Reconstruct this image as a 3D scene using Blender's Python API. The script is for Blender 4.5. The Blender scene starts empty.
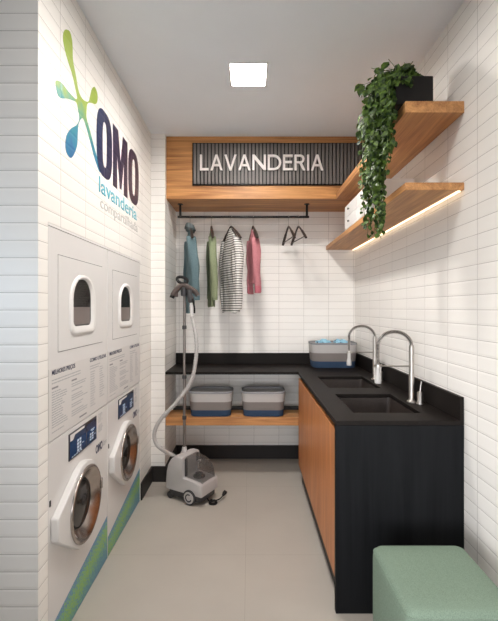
import bpy, bmesh, math, random
from mathutils import Vector, Matrix, noise
random.seed(7)
C = bpy.context.scene.collection
PI = math.pi
R = math.radians

# ------------------------------------------------------------------ camera, world, lights, exposure
cam = bpy.data.cameras.new('camera')
co = bpy.data.objects.new('camera', cam); C.objects.link(co)
co.location = (0, 0, 1.45); co.rotation_euler = (R(90), 0, 0)
cam.sensor_fit = 'HORIZONTAL'; cam.sensor_width = 36; cam.lens = 400/498*36
cam.shift_y = -2.5/498; cam.clip_start = 0.02
sc = bpy.context.scene
sc.camera = co
sc.view_settings.view_transform = 'Standard'; sc.view_settings.look = 'None'
sc.view_settings.gamma = 1; sc.view_settings.exposure = 0.0
w = bpy.data.worlds.new('world'); sc.world = w; w.use_nodes = True
bg = w.node_tree.nodes['Background']
bg.inputs[0].default_value = (0.86, 0.92, 1.0, 1); bg.inputs[1].default_value = 0.15

LAMP_RADIANCE = 185
def area(name, loc, rot, sx, sy, power, col):
    l = bpy.data.lights.new(name, 'AREA'); l.shape = 'RECTANGLE'; l.size = sx; l.size_y = sy
    l.energy = power; l.color = col
    o = bpy.data.objects.new(name, l); C.objects.link(o); o.location = loc; o.rotation_euler = rot
    return o
# second ceiling panel of the same row, nearer than the frame shows
area('ceiling_lamp', (-0.03, 1.435, 2.895), (0, 0, 0), 0.24, 0.24, 13, (1, 0.955, 0.905))
area('ceiling_lamp', (-0.03, 0.36, 2.895), (0, 0, 0), 0.24, 0.24, 13, (1, 0.955, 0.905))  # further panel added on the row spacing to brighten the lower walls
# added area light for the cool daylight on the left wall face, window unseen
area('added_fill', (-1.25, 0.85, 1.52), (R(90), 0, 0), 0.35, 0.45, 2.5, (0.64, 0.82, 1.0))
# added low fill behind the camera, slanting across to brighten the right wall
w2 = area('added_fill', (-0.75, -0.75, 0.95), Vector((1.75, 2.45, -0.30)).to_track_quat('-Z','Z').to_euler(), 0.8, 0.9, 7.5, (0.97, 0.98, 1.0))
w2.data.spread = R(58)
# added narrow-spread fill behind the camera, brightening the niche opposite
wl = area('added_fill', (0.1, -0.75, 1.15), (R(90), 0, 0), 1.3, 1.1, 5.5, (0.96, 0.97, 1.0))
wl.data.spread = R(62)

# ------------------------------------------------------------------ helpers
class MB:
    def __init__(s): s.v = []; s.f = []
    def add(s, vs, fs):
        b = len(s.v); s.v += [tuple(p) for p in vs]; s.f += [tuple(i+b for i in f) for f in fs]; return s
    def box(s, x0, x1, y0, y1, z0, z1):
        return s.add([(x0,y0,z0),(x1,y0,z0),(x1,y1,z0),(x0,y1,z0),(x0,y0,z1),(x1,y0,z1),(x1,y1,z1),(x0,y1,z1)],
                     [(0,3,2,1),(4,5,6,7),(0,1,5,4),(1,2,6,5),(2,3,7,6),(3,0,4,7)])
    def loft(s, rings, cap0=True, cap1=True, closed=True):
        n = len(rings[0]); vs = [p for r in rings for p in r]; fs = []
        for i in range(len(rings)-1):
            for j in range(n if closed else n-1):
                k = (j+1) % n
                fs.append((i*n+j, i*n+k, (i+1)*n+k, (i+1)*n+j))
        if cap0: fs.append(tuple(range(n))[::-1])
        if cap1: fs.append(tuple((len(rings)-1)*n+j for j in range(n)))
        return s.add(vs, fs)
    def tube(s, pts, r, n=10, cap=True, flat=1.0):
        pts = [Vector(p) for p in pts]; rings = []
        prev = None
        for i, p in enumerate(pts):
            t = (pts[min(i+1, len(pts)-1)] - pts[max(i-1, 0)]).normalized()
            if prev is None:
                a = Vector((0,0,1)) if abs(t.z) < 0.9 else Vector((1,0,0))
                u = t.cross(a).normalized()
            else:
                u = (prev - t*prev.dot(t)).normalized()
            prev = u; vv = t.cross(u)
            rr = r[i] if isinstance(r, (list, tuple)) else r
            rings.append([p + u*(rr*math.cos(2*PI*k/n)) + vv*(rr*flat*math.sin(2*PI*k/n)) for k in range(n)])
        return s.loft(rings, cap, cap)
    def lathe(s, prof, M, n=40, cap=True):
        # profile (radius, height) turned about the local Z of matrix M
        rings = [[M @ Vector((max(r,1e-5)*math.cos(2*PI*k/n), max(r,1e-5)*math.sin(2*PI*k/n), h)) for k in range(n)] for r, h in prof]
        return s.loft(rings, cap, cap)
    def prism(s, poly, fn, h0, h1):
        n = len(poly)
        return s.loft([[fn(a,b,h0) for a,b in poly], [fn(a,b,h1) for a,b in poly]])
    def ringprism(s, outer, inner, fn, h0, h1):
        n = len(outer)
        rings = [[fn(a,b,h0) for a,b in inner],[fn(a,b,h0) for a,b in outer],[fn(a,b,h1) for a,b in outer],[fn(a,b,h1) for a,b in inner],[fn(a,b,h0) for a,b in inner]]
        return s.loft(rings, False, False)
    def grid(s, xs, ys, solid, fn, h0, h1):
        nx, ny = len(xs)-1, len(ys)-1
        on = lambda i, j: 0 <= i < nx and 0 <= j < ny and solid((xs[i]+xs[i+1])/2, (ys[j]+ys[j+1])/2)
        for i in range(nx):
            for j in range(ny):
                if not on(i, j): continue
                a0,a1,b0,b1 = xs[i],xs[i+1],ys[j],ys[j+1]
                q = lambda *p: s.add([fn(*t) for t in p], [(0,1,2,3)])
                q((a0,b0,h1),(a1,b0,h1),(a1,b1,h1),(a0,b1,h1)); q((a0,b1,h0),(a1,b1,h0),(a1,b0,h0),(a0,b0,h0))
                if not on(i-1,j): q((a0,b0,h0),(a0,b0,h1),(a0,b1,h1),(a0,b1,h0))
                if not on(i+1,j): q((a1,b0,h0),(a1,b1,h0),(a1,b1,h1),(a1,b0,h1))
                if not on(i,j-1): q((a0,b0,h0),(a1,b0,h0),(a1,b0,h1),(a0,b0,h1))
                if not on(i,j+1): q((a0,b1,h0),(a0,b1,h1),(a1,b1,h1),(a1,b1,h0))
        return s
    def build(s, name, mat, parent=None, bevel=0, seg=2, angle=38, merge=True, subsurf=0, normals=True):
        me = bpy.data.meshes.new(name); me.from_pydata(s.v, [], s.f); me.validate()
        bm = bmesh.new(); bm.from_mesh(me)
        if merge: bmesh.ops.remove_doubles(bm, verts=bm.verts, dist=1e-5)
        if normals: bmesh.ops.recalc_face_normals(bm, faces=bm.faces)
        bm.to_mesh(me); bm.free()
        me.shade_smooth(); me.set_sharp_from_angle(angle=R(angle))
        me.materials.append(mat)
        o = bpy.data.objects.new(name, me); C.objects.link(o)
        if parent: o.parent = parent
        if bevel:
            m = o.modifiers.new('bevel', 'BEVEL'); m.width = bevel; m.segments = seg; m.limit_method = 'ANGLE'; m.angle_limit = R(35)
        if subsurf:
            m = o.modifiers.new('sub', 'SUBSURF'); m.levels = subsurf; m.render_levels = subsurf
        return o

def tag(o, label, cat, group=None):
    o['label'] = label; o['category'] = cat
    if group: o['group'] = group
    return o
def thing(name, label, cat, loc=(0,0,0), rz=0, group=None):
    o = bpy.data.objects.new(name, None); C.objects.link(o); o.location = loc; o.rotation_euler = (0,0,rz)
    o.empty_display_size = 0.1
    return tag(o, label, cat, group)
def struct(o): o['kind'] = 'structure'; return o
def copy_tree(o, parent=None):
    c = o.copy(); C.objects.link(c)
    if parent: c.parent = parent
    for ch in list(o.children): copy_tree(ch, c)
    return c
def text_mesh(txt, w=None, h=None, extrude=0.0005, spacing=1.0, bold=0.0, shear=0.0, align='LEFT'):
    """letters as one mesh lying in the XY plane, baseline y=0, left x=0"""
    cu = bpy.data.curves.new('t', 'FONT'); cu.body = txt; cu.extrude = 0.0; cu.offset = bold; cu.space_character = spacing; cu.shear = shear
    cu.resolution_u = 4
    o = bpy.data.objects.new('t', cu); C.objects.link(o)
    dg = bpy.context.evaluated_depsgraph_get()
    me = bpy.data.meshes.new_from_object(o.evaluated_get(dg))
    bpy.data.objects.remove(o); bpy.data.curves.remove(cu)
    xs = [v.co.x for v in me.vertices]; ys = [v.co.y for v in me.vertices]
    x0, x1, y1 = min(xs), max(xs), max(ys)
    sx = w/(x1-x0) if w else None; sy = h/y1 if h else None
    sx = sx or sy; sy = sy or sx
    for v in me.vertices: v.co = Vector(((v.co.x-x0)*sx, v.co.y*sy, v.co.z))
    bm = bmesh.new(); bm.from_mesh(me)
    bmesh.ops.dissolve_limit(bm, angle_limit=R(1), verts=bm.verts, edges=bm.edges)
    if extrude > 0:
        g = bmesh.ops.extrude_face_region(bm, geom=list(bm.faces))
        for e in g['geom']:
            if isinstance(e, bmesh.types.BMVert): e.co.z += extrude
        bmesh.ops.recalc_face_normals(bm, faces=bm.faces)
    bm.to_mesh(me); bm.free()
    return me
WALL_X = Matrix(((0,0,1,0),(1,0,0,0),(0,1,0,0),(0,0,0,1)))      # text on a face looking along +X
WALL_Y = Matrix(((1,0,0,0),(0,0,-1,0),(0,1,0,0),(0,0,0,1)))     # text on a face looking along -Y
def put_text(name, me, M, loc, mat, parent):
    me.transform(Matrix.Translation(loc) @ M)
    me.materials.clear(); me.materials.append(mat); me.name = name
    o = bpy.data.objects.new(name, me); C.objects.link(o); o.parent = parent
    return o
def rrect(hw, hd, r, n=6):
    pts = []
    for cx, cy, a0 in ((hw-r, hd-r, 0), (-hw+r, hd-r, 90), (-hw+r, -hd+r, 180), (hw-r, -hd+r, 270)):
        for k in range(n+1):
            a = R(a0 + 90*k/n); pts.append((cx+r*math.cos(a), cy+r*math.sin(a)))
    return pts
def catmull(P, n=8):
    P = [Vector(p) for p in P]; out = []
    for i in range(len(P)-1):
        p0, p1, p2, p3 = P[max(i-1,0)], P[i], P[i+1], P[min(i+2,len(P)-1)]
        for k in range(n):
            t = k/n
            out.append(0.5*((2*p1)+(p2-p0)*t+(2*p0-5*p1+4*p2-p3)*t*t+(3*p1-p0-3*p2+p3)*t**3))
    out.append(P[-1]); return out

# ------------------------------------------------------------------ materials
def newmat(name):
    m = bpy.data.materials.new(name); m.use_nodes = True
    nt = m.node_tree; b = nt.nodes['Principled BSDF']
    return m, nt, b
def L(nt, a, b): nt.links.new(a, b)
def plain(name, col, rough=0.5, metal=0, bump=0, bscale=80, var=0.06, vscale=6, spec=0.5):
    m, nt, b = newmat(name)
    b.inputs['Roughness'].default_value = rough; b.inputs['Metallic'].default_value = metal
    b.inputs['Specular IOR Level'].default_value = spec
    tc = nt.nodes.new('ShaderNodeTexCoord')
    n = nt.nodes.new('ShaderNodeTexNoise'); n.inputs['Scale'].default_value = vscale; n.inputs['Detail'].default_value = 4
    L(nt, tc.outputs['Object'], n.inputs['Vector'])
    r = nt.nodes.new('ShaderNodeValToRGB')
    r.color_ramp.elements[0].position = .3; r.color_ramp.elements[1].position = .7
    r.color_ramp.elements[0].color = tuple(c*(1-var) for c in col)+(1,); r.color_ramp.elements[1].color = tuple(min(1, c*(1+var)) for c in col)+(1,)
    L(nt, n.outputs['Fac'], r.inputs['Fac']); L(nt, r.outputs['Color'], b.inputs['Base Color'])
    if bump:
        n2 = nt.nodes.new('ShaderNodeTexNoise'); n2.inputs['Scale'].default_value = bscale; n2.inputs['Detail'].default_value = 3
        L(nt, tc.outputs['Object'], n2.inputs['Vector'])
        bp = nt.nodes.new('ShaderNodeBump'); bp.inputs['Strength'].default_value = bump; bp.inputs['Distance'].default_value = 0.002
        L(nt, n2.outputs['Fac'], bp.inputs['Height']); L(nt, bp.outputs['Normal'], b.inputs['Normal'])
    return m
def tile_nodes(nt, axis, width, phase, row=0.0677, zphase=1.442):
    tc = nt.nodes.new('ShaderNodeTexCoord'); sp = nt.nodes.new('ShaderNodeSeparateXYZ'); L(nt, tc.outputs['Object'], sp.inputs[0])
    ax = nt.nodes.new('ShaderNodeMath'); ax.operation = 'SUBTRACT'; ax.inputs[1].default_value = phase - 40*width
    L(nt, sp.outputs[axis], ax.inputs[0])
    az = nt.nodes.new('ShaderNodeMath'); az.operation = 'SUBTRACT'; az.inputs[1].default_value = zphase - 60*row
    L(nt, sp.outputs['Z'], az.inputs[0])
    cb = nt.nodes.new('ShaderNodeCombineXYZ'); L(nt, ax.outputs[0], cb.inputs[0]); L(nt, az.outputs[0], cb.inputs[1])
    def brick(mortar, smooth):
        b = nt.nodes.new('ShaderNodeTexBrick'); b.offset = 0; b.squash = 1
        b.inputs['Scale'].default_value = 1; b.inputs['Mortar Size'].default_value = mortar; b.inputs['Mortar Smooth'].default_value = smooth
        b.inputs['Brick Width'].default_value = width; b.inputs['Row Height'].default_value = row; b.inputs['Bias'].default_value = 0
        L(nt, cb.outputs[0], b.inputs['Vector']); return b
    b1 = brick(0.0011, 0.2); b2 = brick(0.011, 1.0)
    n = nt.nodes.new('ShaderNodeTexNoise'); n.inputs['Scale'].default_value = 9; n.inputs['Detail'].default_value = 2
    L(nt, tc.outputs['Object'], n.inputs['Vector'])
    h = nt.nodes.new('ShaderNodeMath'); h.operation = 'MULTIPLY_ADD'; h.inputs[1].default_value = -1.0
    nn = nt.nodes.new('ShaderNodeMath'); nn.operation = 'MULTIPLY'; nn.inputs[1].default_value = 0.8
    L(nt, n.outputs['Fac'], nn.inputs[0])
    L(nt, b2.outputs['Fac'], h.inputs[0]); L(nt, nn.outputs[0], h.inputs[2])
    bp = nt.nodes.new('ShaderNodeBump'); bp.inputs['Strength'].default_value = 0.34; bp.inputs['Distance'].default_value = 0.003
    L(nt, h.outputs[0], bp.inputs['Height'])
    return b1, bp
def tile(name, axis, width, phase, c=(0.90,0.868,0.825)):
    m, nt, b = newmat(name)
    b1, bp = tile_nodes(nt, axis, width, phase)
    b1.inputs['Color1'].default_value = (*c,1); b1.inputs['Color2'].default_value = (c[0]*.965,c[1]*.965,c[2]*.965,1)
    b1.inputs['Mortar'].default_value = (0.40,0.365,0.335,1)
    L(nt, b1.outputs['Color'], b.inputs['Base Color']); L(nt, bp.outputs['Normal'], b.inputs['Normal'])
    b.inputs['Roughness'].default_value = 0.38; b.inputs['Specular IOR Level'].default_value = 0.4
    return m
def wood(name, axis, dark, light, rough=0.45, scale=1.0, contrast=(.3,.7), spec=.4):
    m, nt, b = newmat(name)
    tc = nt.nodes.new('ShaderNodeTexCoord'); mp = nt.nodes.new('ShaderNodeMapping')
    s = [22*scale]*3; s[axis] = 1.3*scale; mp.inputs['Scale'].default_value = s
    L(nt, tc.outputs['Object'], mp.inputs['Vector'])
    n = nt.nodes.new('ShaderNodeTexNoise'); n.inputs['Scale'].default_value = 1; n.inputs['Detail'].default_value = 6; n.inputs['Distortion'].default_value = 1.4
    L(nt, mp.outputs[0], n.inputs['Vector'])
    mp2 = nt.nodes.new('ShaderNodeMapping'); s2 = [160*scale]*3; s2[axis] = 4*scale; mp2.inputs['Scale'].default_value = s2
    L(nt, tc.outputs['Object'], mp2.inputs['Vector'])
    n2 = nt.nodes.new('ShaderNodeTexNoise'); n2.inputs['Scale'].default_value = 1; n2.inputs['Detail'].default_value = 2
    L(nt, mp2.outputs[0], n2.inputs['Vector'])
    mx = nt.nodes.new('ShaderNodeMath'); mx.operation = 'MULTIPLY_ADD'; mx.inputs[1].default_value = 0.3
    L(nt, n2.outputs['Fac'], mx.inputs[0])
    mm = nt.nodes.new('ShaderNodeMath'); mm.operation = 'MULTIPLY'; mm.inputs[1].default_value = 0.7; L(nt, n.outputs['Fac'], mm.inputs[0])
    L(nt, mm.outputs[0], mx.inputs[2])
    r = nt.nodes.new('ShaderNodeValToRGB'); e = r.color_ramp.elements
    e[0].position, e[1].position = contrast; e[0].color = (*dark,1); e[1].color = (*light,1)
    L(nt, mx.outputs[0], r.inputs['Fac']); L(nt, r.outputs['Color'], b.inputs['Base Color'])
    bp = nt.nodes.new('ShaderNodeBump'); bp.inputs['Strength'].default_value = 0.12; bp.inputs['Distance'].default_value = 0.001
    L(nt, mx.outputs[0], bp.inputs['Height']); L(nt, bp.outputs['Normal'], b.inputs['Normal'])
    b.inputs['Roughness'].default_value = rough; b.inputs['Specular IOR Level'].default_value = spec
    return m
def fabric(name, col, col2, scale=420, rough=0.9, bump=0.35):
    m, nt, b = newmat(name)
    tc = nt.nodes.new('ShaderNodeTexCoord')
    n = nt.nodes.new('ShaderNodeTexNoise'); n.inputs['Scale'].default_value = scale; n.inputs['Detail'].default_value = 2
    mp = nt.nodes.new('ShaderNodeMapping'); mp.inputs['Scale'].default_value = (1,1,.35)
    L(nt, tc.outputs['Object'], mp.inputs['Vector']); L(nt, mp.outputs[0], n.inputs['Vector'])
    r = nt.nodes.new('ShaderNodeValToRGB'); e = r.color_ramp.elements
    e[0].position, e[1].position = .35, .65; e[0].color = (*col,1); e[1].color = (*col2,1)
    L(nt, n.outputs['Fac'], r.inputs['Fac']); L(nt, r.outputs['Color'], b.inputs['Base Color'])
    bp = nt.nodes.new('ShaderNodeBump'); bp.inputs['Strength'].default_value = bump; bp.inputs['Distance'].default_value = 0.002
    L(nt, n.outputs['Fac'], bp.inputs['Height']); L(nt, bp.outputs['Normal'], b.inputs['Normal'])
    b.inputs['Roughness'].default_value = rough; b.inputs['Specular IOR Level'].default_value = 0.2
    return m
def zramp(name, stops, rough=0.85, bump=0.3, interp='CONSTANT', axis='Z', z0=0, z1=1, noise_amt=0.0, bscale=300, alpha_tile=None):
    """bands of colour along one local axis"""
    m, nt, b = newmat(name)
    tc = nt.nodes.new('ShaderNodeTexCoord'); sp = nt.nodes.new('ShaderNodeSeparateXYZ'); L(nt, tc.outputs['Object'], sp.inputs[0])
    mr = nt.nodes.new('ShaderNodeMapRange'); mr.inputs['From Min'].default_value = z0; mr.inputs['From Max'].default_value = z1
    L(nt, sp.outputs[axis], mr.inputs['Value'])
    n = nt.nodes.new('ShaderNodeTexNoise'); n.inputs['Scale'].default_value = 14 if noise_amt else bscale; n.inputs['Detail'].default_value = 3
    L(nt, tc.outputs['Object'], n.inputs['Vector'])
    src = mr.outputs['Result']
    if noise_amt:
        a = nt.nodes.new('ShaderNodeMath'); a.operation = 'SUBTRACT'; a.inputs[1].default_value = .5; L(nt, n.outputs['Fac'], a.inputs[0])
        k = nt.nodes.new('ShaderNodeMath'); k.operation = 'MULTIPLY_ADD'; k.inputs[1].default_value = noise_amt
        L(nt, a.outputs[0], k.inputs[0]); L(nt, src, k.inputs[2]); src = k.outputs[0]
    r = nt.nodes.new('ShaderNodeValToRGB'); r.color_ramp.interpolation = interp
    while len(r.color_ramp.elements) < len(stops): r.color_ramp.elements.new(.5)
    for e, (p, c) in zip(r.color_ramp.elements, stops): e.position = p; e.color = (*c, 1)
    L(nt, src, r.inputs['Fac']); L(nt, r.outputs['Color'], b.inputs['Base Color'])
    if alpha_tile:
        _, bp = tile_nodes(nt, *alpha_tile); L(nt, bp.outputs['Normal'], b.inputs['Normal'])
    elif bump:
        n2 = nt.nodes.new('ShaderNodeTexNoise'); n2.inputs['Scale'].default_value = bscale; L(nt, tc.outputs['Object'], n2.inputs['Vector'])
        bp = nt.nodes.new('ShaderNodeBump'); bp.inputs['Strength'].default_value = bump; bp.inputs['Distance'].default_value = 0.002
        L(nt, n2.outputs['Fac'], bp.inputs['Height']); L(nt, bp.outputs['Normal'], b.inputs['Normal'])
    b.inputs['Roughness'].default_value = rough
    return m
def emit(name, col, strength):
    m, nt, b = newmat(name)
    b.inputs['Base Color'].default_value = (*col,1); b.inputs['Emission Color'].default_value = (*col,1); b.inputs['Emission Strength'].default_value = strength
    return m
def glass(name, col, rough=0.05, trans=1.0, alpha=1.0):
    m, nt, b = newmat(name)
    b.inputs['Base Color'].default_value = (*col,1); b.inputs['Roughness'].default_value = rough
    b.inputs['Transmission Weight'].default_value = trans; b.inputs['IOR'].default_value = 1.45; b.inputs['Alpha'].default_value = alpha
    return m

LT = ('Y', 0.264, 1.736)
tile_left = tile('white wall tile left', *LT)
tile_right = tile('white wall tile right', 'Y', 0.267, 1.789)
tile_back = tile('white wall tile back', 'X', 0.24, 0.527)
tile_front = tile('white wall tile end', 'X', 0.264, -0.80)
m_ceil = plain('matt ceiling paint', (0.88,0.915,0.965), 0.9, var=.01)
m_oakX = wood('oak veneer along x', 0, (0.27,0.100,0.032), (0.72,0.36,0.13))
m_oakY = wood('oak veneer along y', 1, (0.29,0.115,0.042), (0.72,0.37,0.145))
m_oakZ = wood('oak veneer along z', 2, (0.34,0.110,0.035), (0.66,0.265,0.09), rough=.40)
m_base = plain('dark baseboard', (0.022,0.019,0.018), .5, spec=.3)
m_granite = plain('black granite', (0.012,0.0095,0.0085), .5, spec=.1, var=.25, vscale=140)
m_panel = wood('black stained panel', 2, (0.0035,0.004,0.005), (0.0085,0.009,0.0105), rough=.6, spec=.15)
m_black = plain('satin black metal', (0.009,0.008,0.008), .45, spec=.25)
m_white = plain('white enamel', (0.72,0.70,0.685), .38, var=.01)
m_white2 = plain('white plastic', (0.80,0.78,0.76), .3, var=.01)
m_gap = plain('dark gap', (0.10,0.095,0.09), .7)
m_steel = plain('brushed steel', (0.48,0.43,0.40), .24, metal=1, var=.08, vscale=30)
m_chrome = plain('satin nickel', (0.46,0.43,0.40), .33, metal=1)
m_dglass = plain('dark door glass', (0.022,0.019,0.018), .08)
m_drum = plain('perforated drum', (0.12,0.105,0.10), .35, metal=.6)

# ------------------------------------------------------------------ setting
XL, XR, YB, ZC = -0.818, 1.022, 3.857, 2.909
YP, XP = 3.35, -0.703
def floor_mat():
    m, nt, b = newmat('large beige floor tile')
    tc = nt.nodes.new('ShaderNodeTexCoord')
    mp = nt.nodes.new('ShaderNodeMapping'); mp.inputs['Location'].default_value = (0.02, 0.35, 0); L(nt, tc.outputs['Object'], mp.inputs[0])
    br = nt.nodes.new('ShaderNodeTexBrick'); br.offset = 0; br.inputs['Scale'].default_value = 1
    br.inputs['Brick Width'].default_value = .9; br.inputs['Row Height'].default_value = .9; br.inputs['Mortar Size'].default_value = .0012
    n = nt.nodes.new('ShaderNodeTexNoise'); n.inputs['Scale'].default_value = 3; n.inputs['Detail'].default_value = 6; L(nt, tc.outputs['Object'], n.inputs['Vector'])
    r = nt.nodes.new('ShaderNodeValToRGB'); e = r.color_ramp.elements; e[0].position=.3; e[1].position=.7
    e[0].color = (0.43,0.39,0.345,1); e[1].color = (0.46,0.42,0.37,1)
    L(nt, n.outputs['Fac'], r.inputs[0]); L(nt, mp.outputs[0], br.inputs['Vector'])
    L(nt, r.outputs[0], br.inputs['Color1']); L(nt, r.outputs[0], br.inputs['Color2']); br.inputs['Mortar'].default_value = (0.36,0.32,0.275,1)
    L(nt, br.outputs['Color'], b.inputs['Base Color']); b.inputs['Roughness'].default_value = .42
    b.inputs['Specular IOR Level'].default_value = .35
    return m
struct(MB().box(-3.0, XR+.1, -0.9, YB+.1, -0.1, 0).build('floor', floor_mat()))
# ceiling with the square cut-out of the recessed lamp
LX0, LX1, LY0, LY1 = -0.117, 0.109, 2.385, 2.625
struct(MB().grid([-3.0, LX0, LX1, XR+.1], [-0.9, LY0, LY1, YB+.1], lambda a,b: not (LX0<a<LX1 and LY0<b<LY1),
                 lambda a,b,h:(a,b,h), ZC, ZC+.12).build('ceiling', m_ceil))
MY0, MY1, MZ = 1.63, 3.008, 1.800
struct(MB().grid([1.556, MY0, MY1, YP], [0, MZ, ZC], lambda a,b: not (MY0<a<MY1 and b<MZ), lambda a,b,h:(h,a,b), XL-.06, XL).build('wall_left', tile_left, bevel=.003))
struct(MB().prism([(-3.0,1.551),(XL,1.551),(XL,1.5558),(XL-.0605,1.5558),(XL-.0605,1.62),(-3.0,1.62)], lambda a,b,h:(a,b,h), 0, ZC).build('wall_front', tile_front))
struct(MB().box(XL-.06, XP, YP, YB+.1, 0, ZC).build('wall_pillar', tile('white wall tile pillar', 'Y', 0.24, 3.4)))
# pillar front face carries tiles laid along x
struct(MB().box(XL, XP-.0005, YP-.004, YP+.0, 0, ZC).build('wall_pillar_front', tile_back))
struct(MB().box(XP, XR, YB, YB+.1, 0, ZC).build('wall_back', tile_back))
struct(MB().box(XR, XR+.1, -0.9, YB+.1, 0, ZC).build('wall_right', tile_right))
BH = .129
struct(MB().box(XL, XL+.013, MY1+.003, YP-.004, 0, BH).build('baseboard_left', m_base, bevel=.002))
struct(MB().box(XL+.013, XP+.013, YP-.017, YP-.004, 0, BH).build('baseboard_pillar', m_base, bevel=.002))
struct(MB().box(XP, XP+.013, YP-.004, YB-.013, 0, BH).build('baseboard_niche', m_base, bevel=.002))
struct(MB().box(XP, XR, YB-.013, YB, 0, BH).build('baseboard_back', m_base, bevel=.002))

# ------------------------------------------------------------------ recessed ceiling lamp
t = thing('ceiling_light', 'square recessed white ceiling light in front of the wooden sign beam', 'ceiling light', ((LX0+LX1)/2, (LY0+LY1)/2, ZC))
cx, cy = (LX0+LX1)/2, (LY0+LY1)/2; hx, hy = (LX1-LX0)/2-.001, (LY1-LY0)/2-.001
MB().ringprism([(-hx-.008,-hy-.008),(hx+.008,-hy-.008),(hx+.008,hy+.008),(-hx-.008,hy+.008)], [(-hx+.004,-hy+.004),(hx-.004,-hy+.004),(hx-.004,hy-.004),(-hx+.004,hy-.004)],
    lambda a,b,h:(a,b,h), -.003, 0).build('trim_ring', m_white2, t)
MB().ringprism([(-hx,-hy),(hx,-hy),(hx,hy),(-hx,hy)], [(-hx+.004,-hy+.004),(hx-.004,-hy+.004),(hx-.004,hy-.004),(-hx+.004,hy-.004)],
    lambda a,b,h:(a,b,h), 0, .05).build('housing', m_white2, t)
MB().box(-hx+.004,hx-.004,-hy+.004,hy-.004,.020,.028).build('diffuser', emit('lamp diffuser', (1,.962,.92), LAMP_RADIANCE), t)

# ------------------------------------------------------------------ oak beam, sign, shelves
tag(MB().box(XP, XR-.001, 3.40, YB-.001, 2.377, ZC-.001).build('timber_beam', m_oakX, bevel=.002), 'oak clad ceiling beam spanning the back of the laundry niche above the rail', 'beam')
sg = thing('sign', 'dark slatted sign board lettered LAVANDERIA on the oak beam', 'sign', (0, 3.40, 2.495))
SX0, SX1, SZ = -.473, 1.018, .347
sp_ = MB().box(SX0, SX1, -.010, -.001, 0, SZ).build('backing', m_black, sg)
mb = MB(); x = SX0+.005
while x < SX1-.02:
    mb.box(x, x+.0205, -.027, -.010, .004, SZ-.004); x += .0310
mb.build('slat_panel', plain('dark grey slats', (0.155,0.14,0.13), .55, var=.1), sg, bevel=.0015)
MB().ringprism([(SX0-.006,-.006),(SX1,-.006),(SX1,SZ+.006),(SX0-.006,SZ+.006)], [(SX0,0),(SX1-.006,0),(SX1-.006,SZ),(SX0,SZ)], lambda a,b,h:(a,h,b), -.014, -.001).build('frame', m_black, sg)
m_letter = plain('pale sign letter', (0.78,0.73,0.70), .45, var=.01)
word = 'LAVANDERIA'
wd = [0.50,0.70,0.70,0.70,0.78,0.78,0.55,0.62,0.25,0.70]
SLAB = .027
def letter(ch, x0, w, h, st):
    """plain humanist capitals as bars; returns list of polygons / ring pairs"""
    P, Q = [], []
    if ch == 'L': P = [[(0,0),(w,0),(w,st),(st,st),(st,h),(0,h)]]
    if ch == 'A':
        P = [[(0,0),(st*1.05,0),(w/2,h*.82),(w-st*1.05,0),(w,0),(w/2+st*.55,h),(w/2-st*.55,h)], [(w*.22,h*.27),(w*.78,h*.27),(w*.73,h*.27+st*.85),(w*.27,h*.27+st*.85)]]
    if ch == 'V': P = [[(0,h),(st*1.05,h),(w/2,h*.2),(w-st*1.05,h),(w,h),(w/2+st*.5,0),(w/2-st*.5,0)]]
    if ch == 'N': P = [[(0,0),(st,0),(st,h*.72),(w-st*1.1,0),(w,0),(w,h),(w-st,h),(w-st,h*.28),(st*1.1,h),(0,h)]]
    if ch == 'I': P = [[(0,0),(st,0),(st,h),(0,h)]]
    if ch == 'E': P = [[(0,0),(w,0),(w,st),(st,st),(st,h*.46),(w*.92,h*.46),(w*.92,h*.46+st),(st,h*.46+st),(st,h-st),(w,h-st),(w,h),(0,h)]]
    n = 14
    if ch == 'D':
        o = [(0,0)]+[(w-h/2+h/2*math.sin(PI*k/n) if w>h/2 else w*math.sin(PI*k/n), h/2-h/2*math.cos(PI*k/n)) for k in range(n+1)]+[(0,h)]
        i = [(st,st)]+[(w-h/2+(h/2-st)*math.sin(PI*k/n), h/2-(h/2-st)*math.cos(PI*k/n)) for k in range(n+1)]+[(st,h-st)]
        Q = [(o,i)]
    if ch == 'R':
        r = h*.27; c = h-r
        o = [(0,h-2*r)]+[(w*.93-r+r*math.sin(PI*k/n), c-r*math.cos(PI*k/n)) for k in range(n+1)]+[(0,h)]
        i = [(st,h-2*r+st*.8)]+[(w*.93-r+(r-st)*math.sin(PI*k/n), c-(r-st*.8)*math.cos(PI*k/n)) for k in range(n+1)]+[(st,h-st*.8)]
        Q = [(o,i)]; P = [[(0,0),(st,0),(st,h-2*r),(0,h-2*r)], [(w*.42,h-2*r+st*.4),(w-st*1.2,0),(w,0),(w*.42+st*1.3,h-2*r+st*.4)]]
    return P, Q
hh = .130; gap = .016
tot = sum(wd)*hh; sc_w = (1.054-gap*9)/tot
x = -.412
for ch, wdt in zip(word, wd):
    wl = wdt*hh*sc_w if ch != 'I' else .018
    P, Q = letter(ch, 0, wl, hh, .0172)
    mb = MB()
    for p in P: mb.prism([(x+a, .113+b) for a,b in p], lambda a,b,h:(a,h,b), -.044, -.0275)
    for o_, i_ in Q: mb.ringprism([(x+a,.113+b) for a,b in o_], [(x+a,.113+b) for a,b in i_], lambda a,b,h:(a,h,b), -.044, -.0275)
    o = mb.build('letter', m_letter, sg, merge=False)
    x += wl + gap
shelf_u = tag(MB().box(.742, XR-.001, 1.897, 3.399, 2.377, 2.432).build('wall_shelf', m_oakY, bevel=.002), 'thick upper oak wall shelf carrying the trailing plant in a black pot', 'shelf', 'oak wall shelves')
sl = thing('wall_shelf', 'thin lower oak wall shelf with a glowing light strip underneath', 'shelf', (.882, 1.897, 2.010), 0, 'oak wall shelves')
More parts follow.
